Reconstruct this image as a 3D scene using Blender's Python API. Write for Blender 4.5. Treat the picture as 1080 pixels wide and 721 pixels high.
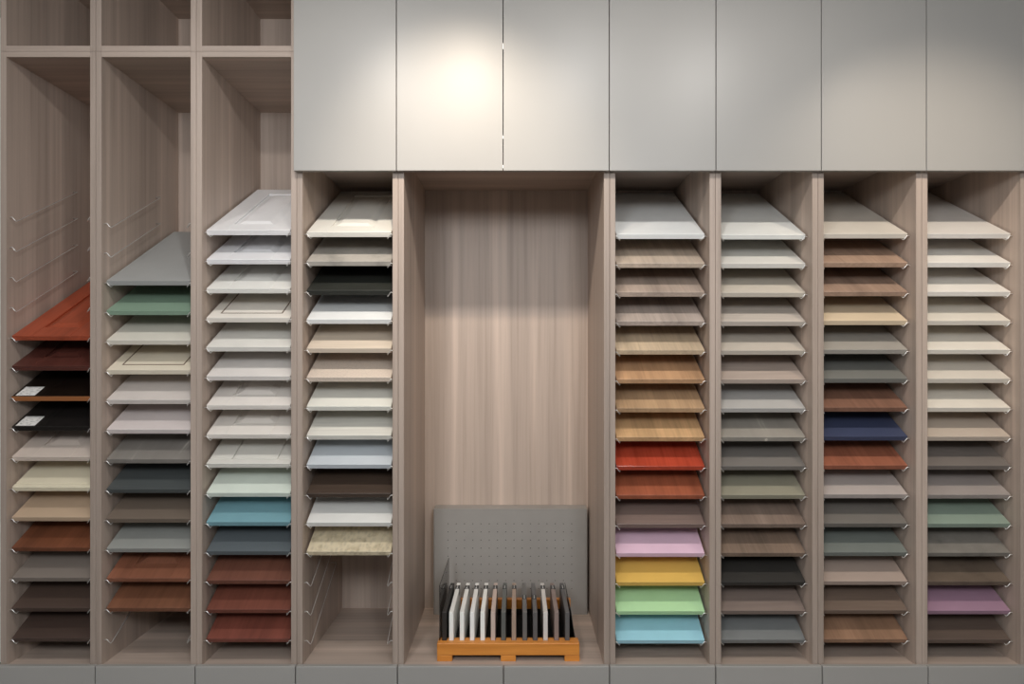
import bpy, bmesh, math, random
from mathutils import Vector, Matrix
random.seed(7)
scene = bpy.context.scene
for o in list(bpy.data.objects):
    bpy.data.objects.remove(o)
col = scene.collection

# ------------------------------------------------------------------ camera
ZC = 1.45            # camera height
DC = 2.643           # camera distance to the door plane (door fronts are Y = 0)
FPX = 740.0          # focal length in pixels of a 1080 px wide frame
VX, VY = 545.0, 376.0
cam = bpy.data.cameras.new('camera')
cam.sensor_width = 36.0
cam.lens = FPX / 1080 * 36
cam.shift_x = -(VX - 540) / 1080
cam.shift_y = (VY - 360.5) / 1080
camo = bpy.data.objects.new('camera', cam)
camo.location = (0, -DC, ZC)
camo.rotation_euler = (math.pi / 2, 0, 0)
col.objects.link(camo)
scene.camera = camo

# ------------------------------------------------------------------ light
world = bpy.data.worlds.new('room_light')
scene.world = world
world.use_nodes = True
bg = world.node_tree.nodes['Background']
bg.inputs['Color'].default_value = (1.0, 0.985, 0.96, 1)
bg.inputs['Strength'].default_value = 0.26

def spot(x, y, z, tx, ty, tz, watts, angle, blend, color, radius=0.03):
    l = bpy.data.lights.new('ceiling_spot', 'SPOT')
    l.energy = watts
    l.spot_size = math.radians(angle)
    l.spot_blend = blend
    l.color = color
    l.shadow_soft_size = radius
    o = bpy.data.objects.new('ceiling_spot', l)
    o.location = (x, y, z)
    d = Vector((tx - x, ty - y, tz - z))
    o.rotation_euler = d.to_track_quat('-Z', 'Y').to_euler()
    col.objects.link(o)
WARM = (1.0, 0.86, 0.70)
NEUT = (1.0, 0.96, 0.92)
def ceiling_panel(x, y, z, sx, sy, watts, color):
    l = bpy.data.lights.new('ceiling_light_panel', 'AREA')
    l.shape = 'RECTANGLE'
    l.size, l.size_y = sx, sy
    l.energy = watts
    l.color = color
    o = bpy.data.objects.new('ceiling_light_panel', l)
    o.location = (x, y, z)
    col.objects.link(o)
COOL = (0.94, 0.97, 1.0)
# added fill lights behind the camera, to brighten the bay interiors
for lx in (-1.0, 0.8):
    l = bpy.data.lights.new('fill_light', 'POINT')
    l.energy = 118
    l.color = COOL
    l.shadow_soft_size = 0.35
    o = bpy.data.objects.new('fill_light', l)
    o.location = (lx, -3.8, 2.55)
    col.objects.link(o)
# row of spots close to the cabinet wall
spot(-0.24, -1.05, 3.0, -0.20, 0.0, 2.08, 72, 58, 1.0, WARM)
for sx_, w_, c_ in ((-1.60, 16, NEUT), (-0.62, 27, NEUT), (0.30, 22, NEUT), (0.95, 19, NEUT)):
    spot(sx_, -1.05, 2.93, sx_, 0.1, 1.35, w_, 138, 1.0, c_)
spot(1.62, -1.0, 2.90, 1.58, 0.1, 1.60, 46, 76, 1.0, WARM)

scene.view_settings.view_transform = 'Standard'
scene.view_settings.look = 'None'
scene.view_settings.gamma = 1.0
scene.view_settings.use_curve_mapping = False
scene.view_settings.exposure = 0.08

# ------------------------------------------------------------------ helpers
def s2l(c):
    c /= 255.0
    return c / 12.92 if c <= 0.04045 else ((c + 0.055) / 1.055) ** 2.4
def rgb(r, g, b): return (s2l(r), s2l(g), s2l(b))
def PX(px, Y): return (px - VX) * (DC + Y) / FPX
def PZ(py, Y): return ZC + (VY - py) * (DC + Y) / FPX

def obj(name, bm, mat=None, parent=None, smooth=False):
    me = bpy.data.meshes.new(name)
    bmesh.ops.recalc_face_normals(bm, faces=bm.faces)
    bm.to_mesh(me)
    bm.free()
    if smooth:
        for p in me.polygons: p.use_smooth = True
    if mat: me.materials.append(mat)
    return link(name, me, parent)
def link(name, me, parent=None):
    o = bpy.data.objects.new(name, me)
    col.objects.link(o)
    if parent: o.parent = parent
    return o
def thing(name, label, cat, loc, group=None, kind=None):
    o = bpy.data.objects.new(name, None)
    o.empty_display_size = 0.05
    o.location = loc
    col.objects.link(o)
    o['label'] = label
    o['category'] = cat
    if group: o['group'] = group
    return o
def box(bm, x0, x1, y0, y1, z0, z1, bev=0.0, seg=1, off=(0, 0, 0)):
    r = bmesh.ops.create_cube(bm, size=1.0)
    vs = r['verts']
    for v in vs:
        v.co = Vector(((x0 + x1) / 2 + v.co.x * (x1 - x0) - off[0],
                       (y0 + y1) / 2 + v.co.y * (y1 - y0) - off[1],
                       (z0 + z1) / 2 + v.co.z * (z1 - z0) - off[2]))
    if bev:
        es = set()
        for v in vs:
            for e in v.link_edges: es.add(e)
        bmesh.ops.bevel(bm, geom=list(es), offset=bev, segments=seg, affect='EDGES', profile=0.5)
def boxmesh(*a, **k):
    bm = bmesh.new()
    box(bm, *a, **k)
    return bm
def tube(bm, pts, r, n=6):
    pts = [Vector(p) for p in pts]
    rings = []
    for i, p in enumerate(pts):
        if i == 0: t = pts[1] - p
        elif i == len(pts) - 1: t = p - pts[i - 1]
        else: t = (pts[i + 1] - p).normalized() + (p - pts[i - 1]).normalized()
        t.normalize()
        ref = Vector((0.3, 0.2, 1)).normalized()
        if abs(t.dot(ref)) > 0.95: ref = Vector((1, 0, 0))
        a = t.cross(ref).normalized()
        b = t.cross(a).normalized()
        rings.append([bm.verts.new(p + r * (math.cos(2 * math.pi * k / n) * a + math.sin(2 * math.pi * k / n) * b)) for k in range(n)])
    for i in range(len(rings) - 1):
        for k in range(n):
            bm.faces.new((rings[i][k], rings[i][(k + 1) % n], rings[i + 1][(k + 1) % n], rings[i + 1][k]))
    bm.faces.new(rings[0])
    bm.faces.new(rings[-1])

# ------------------------------------------------------------------ materials
class NT:
    def __init__(self, name):
        self.m = bpy.data.materials.new(name)
        self.m.use_nodes = True
        self.t = self.m.node_tree
        self.b = self.t.nodes['Principled BSDF']
    def n(self, typ, **kw):
        x = self.t.nodes.new(typ)
        for k, v in kw.items(): setattr(x, k, v)
        return x
    def l(self, a, b): self.t.links.new(a, b)
    def noise(self, vec, scale, detail=3.0, rough=0.55):
        x = self.n('ShaderNodeTexNoise')
        x.inputs['Scale'].default_value = scale
        x.inputs['Detail'].default_value = detail
        x.inputs['Roughness'].default_value = rough
        self.l(vec, x.inputs['Vector'])
        return x.outputs['Fac']
    def mapping(self, vec, scale):
        x = self.n('ShaderNodeMapping')
        x.inputs['Scale'].default_value = scale
        self.l(vec, x.inputs['Vector'])
        return x.outputs['Vector']
    def ramp(self, fac, stops):
        x = self.n('ShaderNodeValToRGB')
        el = x.color_ramp.elements
        while len(el) < len(stops): el.new(0.5)
        for e, (p, c) in zip(el, stops):
            e.position = p
            e.color = (c[0], c[1], c[2], 1)
        self.l(fac, x.inputs['Fac'])
        return x.outputs['Color']
    def mul(self, a, b, fac=1.0):
        x = self.n('ShaderNodeMix', data_type='RGBA', blend_type='MULTIPLY')
        x.inputs['Factor'].default_value = fac
        self.l(a, x.inputs['A'])
        self.l(b, x.inputs['B'])
        return x.outputs['Result']
    def coord(self):
        # object space, shifted per object so that no two boards match
        tc = self.n('ShaderNodeTexCoord')
        oi = self.n('ShaderNodeObjectInfo')
        m = self.n('ShaderNodeMath', operation='MULTIPLY')
        m.inputs[1].default_value = 37.0
        self.l(oi.outputs['Random'], m.inputs[0])
        a = self.n('ShaderNodeVectorMath', operation='ADD')
        self.l(tc.outputs['Object'], a.inputs[0])
        self.l(m.outputs[0], a.inputs[1])
        return a.outputs[0]

def mul3(c, k): return tuple(min(0.95, x * k) for x in c)

def plain(name, c, rough=0.45, metal=0.0, spec=0.5, bump=0.0):
    m = NT(name)
    m.b.inputs['Roughness'].default_value = rough
    m.b.inputs['Metallic'].default_value = metal
    m.b.inputs['Specular IOR Level'].default_value = spec
    v = m.coord()
    f = m.noise(v, 9.0, 4.0)
    m.l(m.ramp(f, [(0.3, mul3(c, 0.96)), (0.7, mul3(c, 1.03))]), m.b.inputs['Base Color'])
    return m.m

def laminate(name, c, stretch):
    """greige ash laminate; stretch = texture scale per axis (small along the grain)"""
    m = NT(name)
    m.b.inputs['Roughness'].default_value = 0.5
    g = m.n('ShaderNodeNewGeometry')
    v = m.mapping(g.outputs['Position'], stretch)
    broad = m.noise(v, 0.50, 2.0)
    fine = m.noise(v, 2.6, 5.0, 0.6)
    a = m.ramp(broad, [(0.32, mul3(c, 0.86)), (0.45, mul3(c, 0.97)), (0.55, mul3(c, 1.02)), (0.62, mul3(c, 1.13)), (0.68, mul3(c, 1.24))])
    b = m.ramp(fine, [(0.34, (0.87, 0.86, 0.85)), (0.5, (0.98, 0.98, 0.98)), (0.66, (1.05, 1.05, 1.05))])
    m.l(m.mul(a, b), m.b.inputs['Base Color'])
    return m.m

WOODC = (0.475, 0.381, 0.320)
M_wood = laminate('greige_laminate_upright', WOODC, (22, 22, 0.45))
M_woodh = laminate('greige_laminate_level', WOODC, (0.6, 20, 20))
M_edge = laminate('greige_edge_band', (0.36, 0.290, 0.245), (24, 24, 0.6))
M_edgeh = laminate('greige_edge_band_level', (0.36, 0.290, 0.245), (0.6, 24, 24))

def door_mat():
    m = NT('grey_satin_lacquer')
    m.b.inputs['Roughness'].default_value = 0.38
    m.b.inputs['Specular IOR Level'].default_value = 0.4
    g = m.n('ShaderNodeNewGeometry')
    f = m.noise(g.outputs['Position'], 2.0, 2.0)
    m.l(m.ramp(f, [(0.3, (0.335, 0.325, 0.309)), (0.7, (0.35, 0.339, 0.322))]), m.b.inputs['Base Color'])
    return m.m
M_door = door_mat()
M_wire = plain('chromed_wire', (0.85, 0.84, 0.82), 0.3, 0.72)
M_white = plain('white_bumper', (0.9, 0.9, 0.88), 0.4)
M_plinth = plain('plinth_black', (0.03, 0.03, 0.03), 0.6)

SOLID_N = [0]
def sample_mat(c, kind='plain', rough=0.4):
    SOLID_N[0] += 1
    nm = 'sample_finish'
    m = NT(nm)
    m.b.inputs['Roughness'].default_value = rough
    v = m.coord()
    if kind == 'wood':
        w = m.mapping(v, (26, 1.3, 26))
        a = m.ramp(m.noise(w, 0.55, 3.0), [(0.3, mul3(c, 0.80)), (0.5, c), (0.72, mul3(c, 1.2))])
        b = m.ramp(m.noise(w, 3.4, 5.0, 0.65), [(0.28, (0.80, 0.78, 0.76)), (0.55, (1, 1, 1))])
        out = m.mul(a, b)
    elif kind == 'grain':      # fine cross grain running along the width
        w = m.mapping(v, (2.0, 40, 40))
        b = m.ramp(m.noise(w, 1.6, 4.0), [(0.3, mul3(c, 0.86)), (0.6, c), (0.8, mul3(c, 1.08))])
        out = b
    elif kind == 'marble':
        w = m.noise(v, 7.0, 7.0, 0.65)
        out = m.ramp(w, [(0.30, mul3(c, 0.62)), (0.46, mul3(c, 0.92)), (0.55, c), (0.70, mul3(c, 1.18))])
    elif kind == 'crackle':
        x = m.n('ShaderNodeTexVoronoi', feature='DISTANCE_TO_EDGE')
        x.inputs['Scale'].default_value = 75
        m.l(v, x.inputs['Vector'])
        out = m.ramp(x.outputs['Distance'], [(0.0, mul3(c, 0.84)), (0.06, mul3(c, 0.98)), (0.3, c)])
    elif kind == 'leaf':
        x = m.n('ShaderNodeTexVoronoi', feature='F1')
        x.inputs['Scale'].default_value = 70
        m.l(m.mapping(v, (1, 0.45, 1)), x.inputs['Vector'])
        a = m.ramp(x.outputs['Distance'], [(0.15, mul3(c, 0.84)), (0.45, c), (0.7, mul3(c, 1.06))])
        out = m.mul(a, m.ramp(m.noise(v, 30, 5.0), [(0.38, (0.82, 0.80, 0.76)), (0.5, (1, 1, 1))]))
    elif kind == 'scratch':
        w = m.mapping(v, (16, 1.8, 16))
        f = m.noise(w, 1.0, 3.0)
        out = m.ramp(f, [(0.3, mul3(c, 0.86)), (0.64, c), (0.69, mul3(c, 1.25)), (0.72, mul3(c, 2.2)), (0.75, c)])
    else:
        f = m.noise(v, 12.0, 3.0)
        out = m.ramp(f, [(0.3, mul3(c, 0.965)), (0.7, mul3(c, 1.025))])
    m.l(out, m.b.inputs['Base Color'])
    return m.m

# ------------------------------------------------------------------ room shell
def struct(name, bm, mat):
    o = obj(name, bm, mat)
    o['kind'] = 'structure'
    return o
M_floor = plain('floor_tile_grey', (0.10, 0.085, 0.07), 0.35)
M_wall = plain('white_wall_paint', (0.72, 0.70, 0.67), 0.7)
struct('floor', boxmesh(-4, 4, -6.0, 0.75, -0.1, 0.0), M_floor)
struct('ceiling', boxmesh(-4, 4, -6.0, 0.75, 3.06, 3.16), M_wall)
struct('wall_back', boxmesh(-4, 4, 0.69, 0.75, 0.0, 3.06), M_wall)

# ------------------------------------------------------------------ cabinets
YF, YB = 0.030, 0.640            # fronts of the uprights, face of the back panels
PT = 0.0212                      # panel thickness
GAP = 0.0006
UP = [0.5, 101.0, 207.0, 313.0, 420.0, 643.0, 754.5, 862.8, 972.3, 1082.5]   # upright centres (px, on the plane YF)
UX = [PX(u, YF) for u in UP]
Z_BOT = ZC - 1.175               # top of the bay floors
Z_SOF = ZC + 0.777               # underside of the bay tops right of the open tall bays
Z_SEAM = PZ(54.2, YF)            # seam between tall bays and the open bays above
Z_TOP = 3.05
BEV = 0.0012

def carcass(t, x0, x1, z0, z1, yf=YF, back=True):
    """five-board carcass, outer box x0..x1, z0..z1, parts relative to the empty t"""
    off = t.location
    x0 += GAP; x1 -= GAP
    for a, b in ((x0, x0 + PT), (x1 - PT, x1)):
        obj('side_panel', boxmesh(a, b, yf + 0.002, YB + 0.018, z0, z1, off=off), M_wood, t)
        obj('edge_band', boxmesh(a, b, yf, yf + 0.002, z0, z1, BEV * 0.6, off=off), M_edge, t)
    obj('bottom_panel', boxmesh(x0 + PT, x1 - PT, yf + 0.002, YB, z0, z0 + PT, off=off), M_woodh, t)
    obj('edge_band', boxmesh(x0 + PT, x1 - PT, yf, yf + 0.002, z0, z0 + PT, BEV * 0.6, off=off), M_edgeh, t)
    obj('top_panel', boxmesh(x0 + PT, x1 - PT, yf + 0.002, YB, z1 - PT, z1, off=off), M_woodh, t)
    obj('edge_band', boxmesh(x0 + PT, x1 - PT, yf, yf + 0.002, z1 - PT, z1, BEV * 0.6, off=off), M_edgeh, t)
    obj('back_panel', boxmesh(x0 + PT, x1 - PT, YB, YB + 0.018, z0, z1, off=off), M_wood, t)

TILT = math.radians(28.0)
RUN = 0.37
def wire_mesh(s):
    """wire sample support; origin = wall at the front-bottom edge of the sample, s = direction into the bay"""
    bm = bmesh.new()
    tz = math.tan(TILT)
    def P(u, y, z): return (s * u, y, z)
    dn = -0.0030
    pts = [P(0.0, -0.007, 0.008), P(0.008, -0.0075, 0.010), P(0.012, -0.0075, 0.009), P(0.018, -0.006, 0.0), P(0.023, -0.003, -0.006),
           P(0.025, 0.004, dn + 0.004 * tz - 0.0005),
           P(0.025, 0.10, dn + 0.10 * tz), P(0.025, RUN, dn + RUN * tz), P(0.020, RUN + 0.008, dn + (RUN + 0.004) * tz), P(0.0, RUN + 0.008, dn + (RUN + 0.004) * tz)]
    tube(bm, pts, 0.0017, 6)
    return bm
def as_mesh(name, bm, mat, smooth=True):
    me = bpy.data.meshes.new(name)
    bmesh.ops.recalc_face_normals(bm, faces=bm.faces)
    bm.to_mesh(me); bm.free()
    if smooth:
        for p in me.polygons: p.use_smooth = True
    me.materials.append(mat)
    return me
W_L = as_mesh('wire_bracket', wire_mesh(1), M_wire)
W_R = as_mesh('wire_bracket', wire_mesh(-1), M_wire)

BAYS = [  # (upright index, front Y of samples, y of first row, y of last row, phrase)
    (0, 0.055, 232.0, 676.5, 'leftmost bay'),
    (1, 0.055, 238.5, 676.0, 'second bay from left'),
    (2, 0.055, 248.0, 677.0, 'third bay from left'),
    (3, 0.060, 250.0, 677.0, 'bay left of the niche'),
    (5, 0.075, 252.0, 678.5, 'bay right of the niche'),
    (6, 0.080, 252.5, 678.0, 'second bay right of the niche'),
    (7, 0.080, 251.5, 677.5, 'third bay right of the niche'),
    (8, 0.080, 251.5, 678.0, 'rightmost bay'),
]
bay_names = {0: 'tall open display bay at the far left with four bare wire supports above samples',
             1: 'second tall open display bay from left with two bare wire supports on top',
             2: 'third tall open display bay from left, beside the grey cupboard doors',
             3: 'display bay left of the niche, with bare wire supports and empty floor below',
             5: 'display bay directly right of the niche, holding the pink and yellow samples',
             6: 'second display bay right of the niche, holding mostly greige samples',
             7: 'third display bay right of the niche, holding the navy blue sample',
             8: 'display bay at the far right, holding off-white samples and one mauve one'}
for i, (u, yf, y0, y1, ph) in enumerate(BAYS):
    x0, x1 = UX[u], UX[u + 1]
    z1 = Z_SEAM if u <= 2 else Z_SOF + PT
    t = thing('display_cabinet', bay_names[u], 'cabinet', ((x0 + x1) / 2, YB / 2, Z_BOT - PT), 'wood-look sample display bays')
    carcass(t, x0, x1, Z_BOT - PT, z1)
    za, zb = PZ(y0, yf), PZ(y1, yf)
    for r in range(15):
        z = za + (zb - za) * r / 14
        for me, xx in ((W_L, x0 + GAP + PT), (W_R, x1 - GAP - PT)):
            w = link('wire_bracket', me, t)
            w.location = Vector((xx, yf, z)) - t.location
# the wide niche in the middle
t = thing('niche_cabinet', 'wide wood-look niche in the middle, holding grey perforated box and sample rack', 'cabinet',
          ((UX[4] + UX[5]) / 2, YB / 2, Z_BOT - PT))
carcass(t, UX[4], UX[5], Z_BOT - PT, Z_SOF + PT)
# open bays at the top left
for u, ph in ((0, 'leftmost open empty cubby at top left, above the far-left tall bay'),
              (1, 'middle open empty cubby at top left, above the second tall bay'),
              (2, 'open empty cubby at top left touching the grey cupboard doors')):
    t = thing('open_cubby', ph, 'cabinet', ((UX[u] + UX[u + 1]) / 2, YB / 2, Z_SEAM + GAP), 'open cubbies above the tall bays')
    carcass(t, UX[u], UX[u + 1], Z_SEAM + GAP, Z_TOP)

# upper cupboards with grey doors
DE = [309.3, 418.0, 530.6, 642.6, 755.2, 866.4, 977.2, 1089.5]
DX = [PX(e, 0.0) for e in DE]
Z_DB = PZ(179.8, 0.0)
def door(t, xa, xb, name='door'):
    d = obj(name, boxmesh(xa + 0.0015, xb - 0.0015, 0.0, 0.022, Z_DB, Z_TOP - 0.005, 0.0012, 2, off=t.location), M_door, t)
    return d
upl = ['grey cupboard door unit above bay left of niche, leftmost of the row', None,
       'grey cupboard directly right of the double-door one, above pink sample bay',
       'grey cupboard above the second bay right of the niche',
       'grey cupboard above the third bay right of the niche',
       'grey cupboard at the far right end of the top row']
units = [(3, [(0, 1)], upl[0]), (4, [(1, 2), (2, 3)], 'double-door grey cupboard above the niche, with the bright light pool'),
         (5, [(3, 4)], upl[2]), (6, [(4, 5)], upl[3]), (7, [(5, 6)], upl[4]), (8, [(6, 7)], upl[5])]
for u, ds, lab in units:
    x0, x1 = UX[u], UX[u + 1]
    z0 = Z_SOF + PT + 0.001
    t = thing('wall_cupboard', lab, 'cupboard', ((x0 + x1) / 2, YB / 2, z0), 'grey-doored cupboards along the top')
    off = t.location
    bm = bmesh.new()
    box(bm, x0 + GAP, x0 + GAP + PT, 0.024, YB + 0.018, z0, Z_TOP, off=off)
    box(bm, x1 - GAP - PT, x1 - GAP, 0.024, YB + 0.018, z0, Z_TOP, off=off)
    box(bm, x0 + GAP + PT, x1 - GAP - PT, 0.024, YB + 0.018, z0, z0 + PT, off=off)
    box(bm, x0 + GAP + PT, x1 - GAP - PT, 0.024, YB + 0.018, Z_TOP - PT, Z_TOP, off=off)
    box(bm, x0 + GAP + PT, x1 - GAP - PT, YB, YB + 0.018, z0 + PT, Z_TOP - PT, off=off)
    obj('body', bm, M_wood, t)
    for a, b in ds:
        d = door(t, DX[a], DX[b])
        if (a, b) == (2, 3):
            for py in (48.5, 144.5, 175.5):      # white bumpers seen in the gap between the two doors
                z = PZ(py, 0.0)
                obj('bumper', boxmesh(DX[2] - 0.0012, DX[2] + 0.0012, 0.001, 0.012, z - (0.011 if py < 60 else 0.006), z + (0.011 if py < 60 else 0.006), off=off), M_white, d)

# base units
BE = [-6.0, 100.0, 205.5, 311.5, 419.0, 531.0, 643.0, 755.0, 867.5, 979.3, 1092.0]
BX = [PX(e, 0.0) for e in BE]
Z_BT = PZ(702.6, 0.0)
bl = ['below the far-left bay', 'below the second bay from left', 'below the third bay from left', 'below the bay left of the niche',
      'below the left half of the niche', 'below the right half of the niche', 'below the bay with pink and yellow samples',
      'below the second bay right of the niche', 'below the third bay right of the niche', 'below the far-right bay']
for k in range(10):
    x0, x1 = BX[k], BX[k + 1]
    t = thing('base_unit', 'low grey drawer unit ' + bl[k], 'drawer unit', ((x0 + x1) / 2, YB / 2, 0.0), 'grey drawer units along the bottom')
    off = t.location
    zt = Z_BOT - PT - 0.001
    obj('body', boxmesh(x0 + GAP, x1 - GAP, 0.024, YB + 0.018, 0.06, zt, off=off), M_woodh, t)
    obj('plinth', boxmesh(x0 + GAP, x1 - GAP, 0.07, YB, 0.0, 0.06, off=off), M_plinth, t)
    obj('drawer_front', boxmesh(x0 + 0.0015, x1 - 0.0015, 0.0, 0.022, 0.065, Z_BT, 0.0025, 2, off=off), M_door, t)

# ------------------------------------------------------------------ sample boards
L, TH = 0.60, 0.020
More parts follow.
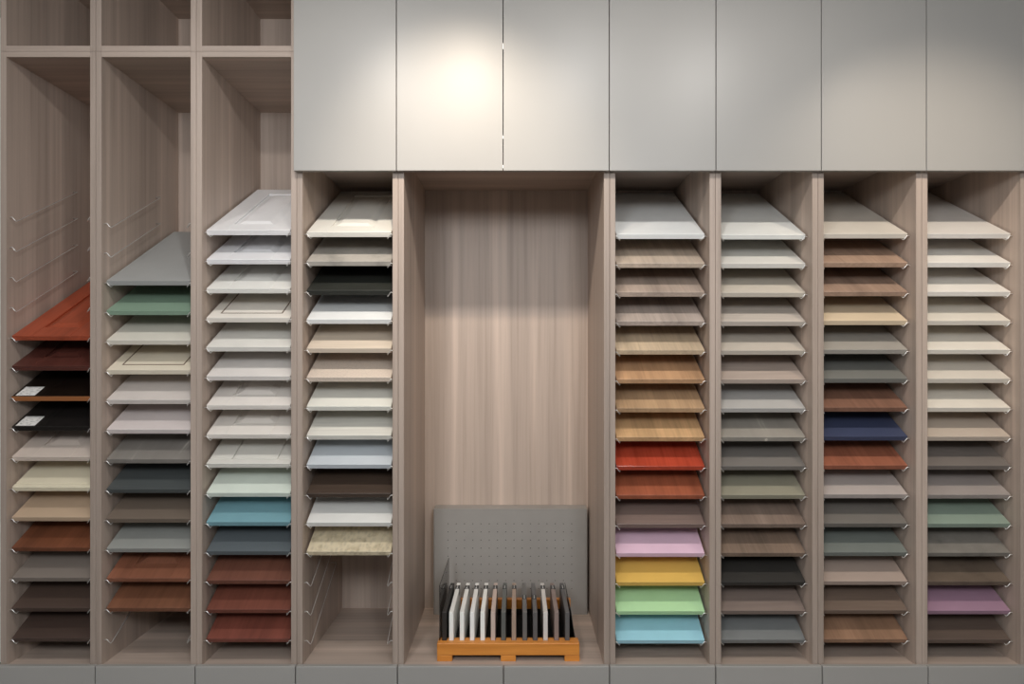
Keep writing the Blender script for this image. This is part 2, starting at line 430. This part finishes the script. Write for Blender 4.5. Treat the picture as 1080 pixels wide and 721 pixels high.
# (row, look, colour as seen lit, material kind, shape)
S = {
0: [(4, 'orange-red wood raised-panel door sample', (156, 62, 28), 'wood', 'raised'),
    (5, 'dark cherry moulded door sample', (84, 40, 32), 'wood', 'raised'),
    (6, 'black sample with copper-brown edge and white sticker', (26, 18, 14), 'gloss', 'tag_edge'),
    (7, 'glossy black sample with white sticker', (30, 27, 26), 'gloss', 'tag'),
    (8, 'greige white panelled sample board', (190, 175, 165), 'plain', 'raised'),
    (9, 'cream sample board', (205, 196, 172), 'plain', 'lip'),
    (10, 'beige sample board', (175, 150, 125), 'plain', 'flat'),
    (11, 'reddish brown wood sample board', (108, 60, 36), 'wood', 'flat'),
    (12, 'mid grey sample board', (116, 106, 99), 'plain', 'flat'),
    (13, 'dark brown sample board', (70, 55, 48), 'plain', 'flat'),
    (14, 'very dark brown sample board', (66, 51, 45), 'grain', 'flat')],
1: [(2, 'bluish grey sample board', (150, 152, 152), 'plain', 'flat'),
    (3, 'sage green sample board', (122, 150, 130), 'plain', 'flat'),
    (4, 'warm white sample board', (208, 203, 192), 'plain', 'flat'),
    (5, 'cream framed sample with dark inlay line', (212, 202, 183), 'plain', 'inlay'),
    (6, 'pale lilac white sample board', (198, 190, 186), 'plain', 'flat'),
    (7, 'pale lilac white sample board', (198, 188, 187), 'plain', 'flat'),
    (8, 'grey sample board with light scratches', (124, 119, 114), 'scratch', 'flat'),
    (9, 'dark slate sample board', (70, 75, 76), 'grain', 'flat'),
    (10, 'taupe brown sample board', (104, 91, 80), 'plain', 'flat'),
    (11, 'pale bluish grey sample board', (130, 132, 129), 'plain', 'flat'),
    (12, 'red-brown raised-panel wood door sample', (124, 74, 52), 'wood', 'raised'),
    (13, 'red-brown plain wood sample board', (110, 68, 46), 'wood', 'flat')],
2: [(0, 'cool white raised-panel door sample', (226, 226, 229), 'plain', 'raised'),
    (1, 'cool white raised-panel door sample', (223, 223, 227), 'plain', 'raised'),
    (2, 'white raised-panel door sample', (222, 221, 217), 'plain', 'raised'),
    (3, 'white framed sample with brown inlay line', (222, 216, 208), 'plain', 'inlay'),
    (4, 'plain white sample board', (214, 212, 207), 'plain', 'flat'),
    (5, 'plain pinkish white sample board', (210, 205, 202), 'plain', 'flat'),
    (6, 'white raised-panel door sample', (213, 207, 202), 'plain', 'raised'),
    (7, 'white raised-panel door sample', (209, 203, 197), 'plain', 'raised'),
    (8, 'white plank-grooved door sample', (197, 195, 189), 'plain', 'planks'),
    (9, 'pale mint sample board', (195, 205, 196), 'plain', 'flat'),
    (10, 'teal blue glossy sample board', (104, 150, 162), 'gloss', 'flat'),
    (11, 'dark slate blue sample board', (80, 88, 93), 'plain', 'flat'),
    (12, 'dull red-brown wood sample board', (106, 63, 49), 'wood', 'flat'),
    (13, 'deep red-brown wood sample board', (104, 55, 42), 'wood', 'flat'),
    (14, 'mahogany red wood sample board', (110, 55, 43), 'wood', 'flat')],
3: [(0, 'off-white raised-panel door sample', (221, 219, 212), 'plain', 'raised'),
    (1, 'grey marbled stone sample board', (172, 167, 160), 'marble', 'flat'),
    (2, 'black-green stone sample board', (44, 46, 42), 'marble', 'flat'),
    (3, 'bright cool white sample board', (223, 226, 228), 'plain', 'flat'),
    (4, 'light beige sample board', (206, 191, 174), 'grain', 'flat'),
    (5, 'beige crackle-patterned sample board', (202, 187, 174), 'crackle', 'flat'),
    (6, 'pale greenish white sample board', (206, 206, 199), 'plain', 'flat'),
    (7, 'pale warm grey sample board', (200, 198, 191), 'grain', 'flat'),
    (8, 'pale blue-grey sample board', (178, 186, 194), 'plain', 'flat'),
    (9, 'dark brown sample board', (68, 54, 45), 'grain', 'flat'),
    (10, 'clean white sample board', (202, 202, 200), 'plain', 'flat'),
    (11, 'beige leaf-speckled sample board', (188, 175, 148), 'leaf', 'flat')],
4: [(0, 'bright white sample board', (225, 228, 229), 'plain', 'flat'),
    (1, 'pale beige oak sample board', (192, 174, 157), 'wood', 'flat'),
    (2, 'taupe ash wood sample board', (176, 157, 144), 'wood', 'flat'),
    (3, 'greige ash wood sample board', (176, 161, 152), 'wood', 'flat'),
    (4, 'sand beige wood sample board', (191, 169, 141), 'wood', 'flat'),
    (5, 'warm tan oak sample board', (190, 146, 106), 'wood', 'flat'),
    (6, 'honey brown oak sample board', (182, 147, 110), 'wood', 'flat'),
    (7, 'golden oak sample board', (192, 152, 106), 'wood', 'flat'),
    (8, 'orange-red glossy sample board', (170, 55, 26), 'wood_gloss', 'flat'),
    (9, 'red-brown cherry wood sample board', (152, 78, 48), 'wood', 'flat'),
    (10, 'dull taupe sample board', (116, 97, 90), 'grain', 'flat'),
    (11, 'pink sample board', (206, 170, 192), 'gloss', 'flat'),
    (12, 'yellow sample board', (232, 186, 78), 'gloss', 'flat'),
    (13, 'mint green sample board', (162, 206, 154), 'gloss', 'flat'),
    (14, 'sky blue glossy sample board', (140, 196, 214), 'gloss', 'flat')],
5: [(0, 'cool white sample board', (221, 223, 221), 'plain', 'flat'),
    (1, 'light grey sample board', (206, 204, 199), 'plain', 'flat'),
    (2, 'pale greige sample board', (191, 183, 171), 'plain', 'flat'),
    (3, 'greige sample board', (187, 177, 168), 'grain', 'flat'),
    (4, 'warm greige sample board', (183, 174, 163), 'plain', 'flat'),
    (5, 'pinkish taupe sample board', (172, 156, 146), 'grain', 'flat'),
    (6, 'cool grey sample board', (166, 164, 162), 'plain', 'flat'),
    (7, 'grey board with pale streaks', (144, 138, 130), 'scratch', 'flat'),
    (8, 'dark grey sample board', (110, 105, 101), 'plain', 'flat'),
    (9, 'olive grey sample board', (134, 130, 113), 'plain', 'flat'),
    (10, 'taupe wood sample board', (122, 104, 93), 'wood', 'flat'),
    (11, 'grey-brown wood sample board', (117, 98, 84), 'wood', 'flat'),
    (12, 'black sample board', (46, 44, 42), 'plain', 'flat'),
    (13, 'pinkish brown sample board', (116, 101, 94), 'grain', 'flat'),
    (14, 'slate grey sample board', (104, 107, 108), 'plain', 'flat')],
6: [(0, 'off-white sample board', (202, 195, 185), 'plain', 'flat'),
    (1, 'light walnut brown sample board', (166, 136, 116), 'wood', 'flat'),
    (2, 'soft brown wood sample board', (157, 129, 111), 'wood', 'flat'),
    (3, 'creamy beige sample board', (206, 186, 157), 'plain', 'flat'),
    (4, 'warm grey sample board', (152, 147, 140), 'plain', 'flat'),
    (5, 'dark greenish grey sample board', (110, 110, 106), 'plain', 'flat'),
    (6, 'walnut red-brown sample board', (126, 88, 70), 'wood', 'flat'),
    (7, 'navy blue sample board', (54, 62, 90), 'plain', 'flat'),
    (8, 'terracotta brown wood sample board', (144, 82, 58), 'wood', 'flat'),
    (9, 'pale lilac grey sample board', (162, 152, 148), 'plain', 'flat'),
    (10, 'dull grey sample board', (105, 100, 95), 'plain', 'flat'),
    (11, 'greenish slate sample board', (103, 109, 105), 'plain', 'flat'),
    (12, 'pinkish beige sample board', (152, 134, 124), 'plain', 'flat'),
    (13, 'dark taupe sample board', (105, 88, 77), 'grain', 'flat'),
    (14, 'brown walnut wood sample board', (132, 99, 76), 'wood', 'flat')],
7: [(0, 'off-white sample board', (218, 213, 208), 'plain', 'flat'),
    (1, 'bright white sample board', (226, 222, 217), 'plain', 'flat'),
    (2, 'bright white sample board', (227, 222, 216), 'plain', 'flat'),
    (3, 'creamy white sample board', (216, 209, 198), 'plain', 'flat'),
    (4, 'warm white sample board', (223, 217, 207), 'plain', 'flat'),
    (5, 'pale cream grey sample board', (206, 198, 187), 'plain', 'flat'),
    (6, 'ivory white sample board', (213, 206, 195), 'plain', 'flat'),
    (7, 'light beige sample board', (181, 166, 152), 'plain', 'flat'),
    (8, 'dark grey sample board', (110, 102, 97), 'plain', 'flat'),
    (9, 'mauve grey sample board', (146, 136, 132), 'plain', 'flat'),
    (10, 'sage green sample board', (124, 141, 128), 'plain', 'flat'),
    (11, 'stone grey sample board', (116, 111, 105), 'marble', 'flat'),
    (12, 'rough dark brown wood sample board', (96, 82, 70), 'marble', 'flat'),
    (13, 'mauve purple sample board', (142, 108, 130), 'plain', 'flat'),
    (14, 'dark taupe brown sample board', (86, 72, 64), 'grain', 'flat')],
}
ORD = ['topmost', 'second from top', 'third from top', 'fourth from top', 'fifth from top', 'sixth from top', 'seventh from top',
       'eighth from top', 'ninth from top', 'tenth from top', 'eleventh from top', 'twelfth from top', 'thirteenth from top',
       'second from bottom', 'lowest']

def frustum(bm, x0, x1, y0, y1, z0, z1, ins):
    lo = [bm.verts.new(p) for p in ((x0, y0, z0), (x1, y0, z0), (x1, y1, z0), (x0, y1, z0))]
    hi = [bm.verts.new(p) for p in ((x0 + ins, y0 + ins, z1), (x1 - ins, y0 + ins, z1), (x1 - ins, y1 - ins, z1), (x0 + ins, y1 - ins, z1))]
    bm.faces.new(hi); bm.faces.new(lo[::-1])
    for k in range(4): bm.faces.new((lo[k], lo[(k + 1) % 4], hi[(k + 1) % 4], hi[k]))
M_inlay = plain('dark_brown_inlay', rgb(92, 66, 46), 0.4)
M_copper = plain('copper_brown_edge', rgb(165, 105, 62), 0.35)

def tag_mat():
    m = NT('printed_sticker')
    m.b.inputs['Roughness'].default_value = 0.5
    tc = m.n('ShaderNodeTexCoord')
    w = m.mapping(tc.outputs['Object'], (60, 240, 1))
    f = m.noise(w, 1.0, 2.0)
    m.l(m.ramp(f, [(0.40, (0.45, 0.44, 0.43)), (0.48, (0.82, 0.80, 0.77))]), m.b.inputs['Base Color'])
    return m.m
M_tag = tag_mat()

CACHE = {}
def cached(key, builder):
    if key not in CACHE:
        bm = builder()
        me = bpy.data.meshes.new(key[0])
        bmesh.ops.recalc_face_normals(bm, faces=bm.faces)
        bm.to_mesh(me); bm.free()
        me.materials.append(None)
        CACHE[key] = me
    return CACHE[key]
def part(name, key, builder, mat, parent):
    o = link(name, cached((name,) + key, builder), parent)
    o.material_slots[0].link = 'OBJECT'
    o.material_slots[0].material = mat
    return o

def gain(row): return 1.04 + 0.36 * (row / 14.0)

for i, rows in S.items():
    u, yf, y0, y1, ph = BAYS[i]
    za, zb = PZ(y0, yf), PZ(y1, yf)
    xa, xb = UX[u] + GAP + PT, UX[u + 1] - GAP - PT
    xc = (xa + xb) / 2
    hw = (xb - xa) / 2 - 0.009
    key = (u,)
    n = len(rows)
    for k, (r, look, c, kind, shape) in enumerate(rows):
        z = za + (zb - za) * r / 14
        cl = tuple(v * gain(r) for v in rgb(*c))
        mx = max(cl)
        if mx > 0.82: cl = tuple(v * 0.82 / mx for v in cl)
        g_ = sum(cl) / 3
        cl = tuple(v * 0.85 + g_ * k_ for v, k_ in zip(cl, (0.155, 0.148, 0.125)))
        rough = 0.42
        if 'gloss' in kind:
            rough = 0.14
            kind = 'wood' if kind.startswith('wood') else 'plain'
        mat = sample_mat(cl, kind, rough)
        pos = 'lowest' if k == n - 1 else ('second from bottom' if k == n - 2 else ORD[k])
        t = thing('sample_board', '%s, %s in %s' % (look, pos, ph), 'sample board', (xc, yf, z), 'finish sample boards on the wire supports')
        t.rotation_euler = (TILT, 0, 0)
        if shape in ('raised', 'planks', 'lip'):
            part('slab', key + ('low',), lambda: boxmesh(-hw, hw, 0, L, 0, 0.013, 0.0008), mat, t)
        else:
            part('slab', key, lambda: boxmesh(-hw, hw, 0, L, 0, TH, 0.0010), mat, t)
        if shape == 'raised':
            fw = 0.078
            part('stile', key + ('l',), lambda: boxmesh(-hw, -hw + fw, 0.0005, L, 0.013, TH, 0.0012), mat, t)
            part('stile', key + ('r',), lambda: boxmesh(hw - fw, hw, 0.0005, L, 0.013, TH, 0.0012), mat, t)
            part('rail', key + ('f',), lambda: boxmesh(-hw + fw, hw - fw, 0, fw, 0.013, TH, 0.0012), mat, t)
            part('rail', key + ('b',), lambda: boxmesh(-hw + fw, hw - fw, L - fw, L, 0.013, TH, 0.0012), mat, t)
            def cp():
                bm = bmesh.new()
                frustum(bm, -hw + fw + 0.006, hw - fw - 0.006, fw + 0.006, L - fw - 0.006, 0.013, TH + 0.002, 0.026)
                return bm
            part('centre_panel', key, cp, mat, t)
        elif shape == 'planks':
            part('rail', key + ('pf',), lambda: boxmesh(-hw, hw, 0, 0.030, 0.013, TH, 0.0012), mat, t)
            w3 = 2 * hw
            xs = [(-hw, -hw + 0.27 * w3), (-hw + 0.285 * w3, hw - 0.185 * w3), (hw - 0.17 * w3, hw)]
            for q, (a, b) in enumerate(xs):
                part('plank', key + (q,), lambda: boxmesh(a, b, 0.034, L, 0.013, TH - 0.0005, 0.002), mat, t)
        elif shape == 'lip':
            part('rail', key + ('lf',), lambda: boxmesh(-hw, hw, 0, 0.020, 0.013, TH, 0.002), mat, t)
            part('face_panel', key, lambda: boxmesh(-hw, hw, 0.023, L, 0.013, TH, 0.002), mat, t)
        elif shape == 'inlay':
            def ring():
                bm = bmesh.new()
                a, w, m = 0.040, 0.0050, 0.0004
                for bxs in ((-hw + a, hw - a, a, a + w), (-hw + a, hw - a, L - a - w, L - a),
                            (-hw + a, -hw + a + w, a + w, L - a - w), (hw - a - w, hw - a, a + w, L - a - w)):
                    box(bm, bxs[0], bxs[1], bxs[2], bxs[3], TH - 0.003, TH + m)
                return bm
            part('inlay', key, ring, M_inlay, t)
        if shape in ('tag', 'tag_edge'):
            tg = part('sticker', key, lambda: boxmesh(-hw + 0.012, -hw + 0.085, 0.006, 0.072, TH, TH + 0.0006), M_tag, t)
            tg['label'] = 'white printed sticker'
        if shape == 'tag_edge':
            part('edge_strip', key, lambda: boxmesh(-hw, hw, -0.0015, 0.0, 0.0, TH, 0.0004), M_copper, t)['label'] = 'copper-brown front edge'

# ------------------------------------------------------------------ perforated grey box in the niche
M_grey = plain('grey_powder_coat', (0.30, 0.287, 0.27), 0.5)
M_dark = plain('dark_inside', (0.03, 0.03, 0.03), 0.8)
BYF, BYB = 0.555, 0.636
bx0, bx1 = PX(457.3, BYF), PX(619.3, BYF)
bz1 = PZ(537.2, BYF)
t = thing('perforated_box', 'grey metal box with a grid of small holes, standing at niche back', 'display box', ((bx0 + bx1) / 2, (BYF + BYB) / 2, Z_BOT))
off = t.location
bm = bmesh.new()
hx = [PX(472.5 + 8.7 * k, BYF) for k in range(16)]
hz = [PZ(552.2 + 8.55 * k, BYF) for k in range(9)]
hr = 0.0020
# front sheet as a grid of faces with the holes left open, then given thickness
xl = [bx0 + 0.006] + [v for h in hx for v in (h - hr, h + hr)] + [bx1 - 0.006]
zl = [bz1] + [v for h in hz for v in (h + hr, h - hr)] + [Z_BOT]
vv = {}
def gv(a, b):
    if (a, b) not in vv: vv[(a, b)] = bm.verts.new((xl[a] - off.x, BYF - off.y, zl[b] - off.z))
    return vv[(a, b)]
for a in range(len(xl) - 1):
    for b in range(len(zl) - 1):
        if a % 2 == 1 and b % 2 == 1: continue
        bm.faces.new((gv(a, b), gv(a + 1, b), gv(a + 1, b + 1), gv(a, b + 1)))
ret = bmesh.ops.extrude_face_region(bm, geom=list(bm.faces))
for v in [g for g in ret['geom'] if isinstance(g, bmesh.types.BMVert)]: v.co.y += 0.003
fs = obj('front_sheet', bm, M_grey, t)
obj('side_panel', boxmesh(bx0, bx0 + 0.0055, BYF - 0.0005, BYB, Z_BOT, bz1, 0.0015, off=off), M_grey, t)
obj('side_panel', boxmesh(bx1 - 0.0055, bx1, BYF - 0.0005, BYB, Z_BOT, bz1, 0.0015, off=off), M_grey, t)
obj('top_panel', boxmesh(bx0, bx1, BYF - 0.0005, BYB, bz1, bz1 + 0.004, 0.0015, off=off), M_grey, t)
obj('backing', boxmesh(bx0 + 0.006, bx1 - 0.006, BYF + 0.010, BYB, Z_BOT, bz1 - 0.001, off=off), M_dark, t)

# ------------------------------------------------------------------ sample rack in the niche
def orange():
    m = NT('orange_beech')
    m.b.inputs['Roughness'].default_value = 0.4
    v = m.coord()
    w = m.mapping(v, (3, 40, 40))
    m.l(m.ramp(m.noise(w, 1.2, 4.0), [(0.3, rgb(196, 122, 48)), (0.7, rgb(222, 148, 66))]), m.b.inputs['Base Color'])
    return m.m
M_or = orange()
M_blk = plain('shade_black', (0.012, 0.012, 0.012), 0.8)  # near-black colour stands in for the shadow inside the rack
RY = 0.063
rx0, rx1 = PX(460.8, RY), PX(611.3, RY)
t = thing('sample_rack', 'orange wooden rack with slotted front bar on the niche floor', 'rack', ((rx0 + rx1) / 2, RY + 0.2, Z_BOT))
off = t.location
FZ0, FZ1 = Z_BOT + 0.023, Z_BOT + 0.071
strips = [468.6, 476, 487.2, 498, 509, 520, 531, 542, 553.5, 564.5, 575.4, 587, 598.4]
SY = RY + 0.030
sx = [PX(p, SY) for p in strips]
SW = 0.0085
bm = bmesh.new()
box(bm, rx0, rx1, RY, RY + 0.028, FZ0, FZ1, 0.003, 2, off=off)
obj('front_bar', bm, M_or, t)
xg = PX(466.0, SY) - 0.0085
edges = [rx0 + 0.002, xg - 0.002, xg + 0.002] + [v for x in sx for v in (x - SW - 0.001, x + SW + 0.001)] + [rx1 - 0.002]
for k in range(0, len(edges), 2):
    if edges[k + 1] - edges[k] > 0.002:
        obj('slot_tooth', boxmesh(edges[k], edges[k + 1], RY + 0.0275, RY + 0.056, FZ0 + 0.012, FZ1 - 0.0005, 0.001, off=off), M_or, t)
obj('shade_base_board', boxmesh(rx0 + 0.004, rx1 - 0.004, RY + 0.0282, RY + 0.40, FZ0, FZ0 + 0.012, off=off), M_blk, t)  # base painted black as the shadow between front bar and rear rail
obj('back_rail', boxmesh(rx0 + 0.004, rx1 - 0.004, RY + 0.402, RY + 0.427, FZ0, FZ1 + 0.030, 0.002, off=off), M_or, t)
obj('rail_shade_strip', boxmesh(rx0 + 0.006, rx1 - 0.006, RY + 0.396, RY + 0.4018, FZ0 + 0.013, FZ1 - 0.012, off=off), M_blk, t)  # dark strip added for the shade below the rear rail
for px in (461.0, 528.2, 595.5):
    xf = PX(px, RY)
    obj('foot', boxmesh(xf, xf + 0.058, RY + 0.001, RY + 0.055, Z_BOT, FZ0, 0.001, off=off), M_or, t)
    obj('foot', boxmesh(xf, xf + 0.058, RY + 0.37, RY + 0.425, Z_BOT, FZ0, 0.001, off=off), M_or, t)

SC = [((38, 35, 33), 'black'), ((226, 220, 212), 'white'), ((224, 219, 212), 'white'), ((226, 222, 214), 'white'), ((224, 220, 212), 'white'),
      ((178, 160, 150), 'light taupe'), ((84, 86, 83), 'dark grey-green'), ((146, 126, 112), 'brown-taupe'), ((92, 90, 88), 'charcoal grey'),
      ((84, 82, 82), 'charcoal grey'), ((188, 184, 180), 'light grey'), ((124, 108, 102), 'dull taupe'), ((82, 80, 80), 'charcoal grey')]
ORN = ['first', 'second', 'third', 'fourth', 'fifth', 'sixth', 'seventh', 'eighth', 'ninth', 'tenth', 'eleventh', 'twelfth', 'last']
SZ0 = FZ0 + 0.0125
SZ1 = PZ(645.3, SY)
SLEN = 0.355
M_clip = plain('black_clip', (0.03, 0.03, 0.03), 0.35)
for k, (x, (c, nm)) in enumerate(zip(sx, SC)):
    lab = '%s upright sample strip, %s from left in the orange rack' % (nm, ORN[k]) if k < 12 else nm + ' upright sample strip, rightmost in the orange rack'
    s = thing('sample_strip', lab, 'sample strip', (x, SY, SZ0), 'upright sample strips in the orange rack')
    mt = sample_mat(tuple(min(0.86, v * 1.25) for v in rgb(*c)), 'plain', 0.4)
    me_h = SZ1 - SZ0
    part('board', ('strip',), lambda: boxmesh(-SW, SW, 0, SLEN, 0, me_h, 0.001), mt, s)
    y0 = 0.275 if k not in (8, 9) else 0.15
    cp = part('clip', ('strip', y0), lambda: boxmesh(-SW - 0.001, SW + 0.001, y0, y0 + 0.040, me_h - 0.03, me_h + 0.003, 0.001), M_clip, s)
    def pin():
        bm = bmesh.new()
        tube(bm, [(0, y0 - 0.001, me_h + 0.004), (0, y0 + 0.030, me_h + 0.004)], 0.0018, 6)
        return bm
    part('clip_pin', ('strip', y0), pin, M_wire, cp)
# smoked glass plate at the left end, thin black plate at the right end
mg = NT('smoked_glass')
mg.b.inputs['Base Color'].default_value = (0.30, 0.29, 0.28, 1)
mg.b.inputs['Roughness'].default_value = 0.05
mg.b.inputs['Transmission Weight'].default_value = 0.9
mg.b.inputs['IOR'].default_value = 1.2
g = obj('glass_plate', boxmesh(-0.0015, 0.0015, 0, 0.372, 0, PZ(617, SY) - SZ0, 0.0005), mg.m)
g.location = (xg, SY, SZ0)
g['label'] = 'tall smoked glass plate standing at the left end of the orange rack'
g['category'] = 'glass plate'
M_bp = plain('black_gloss_plate', (0.015, 0.015, 0.015), 0.2)
g = obj('black_plate', boxmesh(-0.0015, 0.0015, 0, 0.334, 0, SZ1 - SZ0, 0.0005), M_bp)
g.location = (PX(607.8, SY), SY + 0.027, SZ0 + 0.0004)
g.rotation_euler = (0, math.radians(-8), 0)
g['label'] = 'thin black plate leaning at the right end of the orange rack'
g['category'] = 'plate'
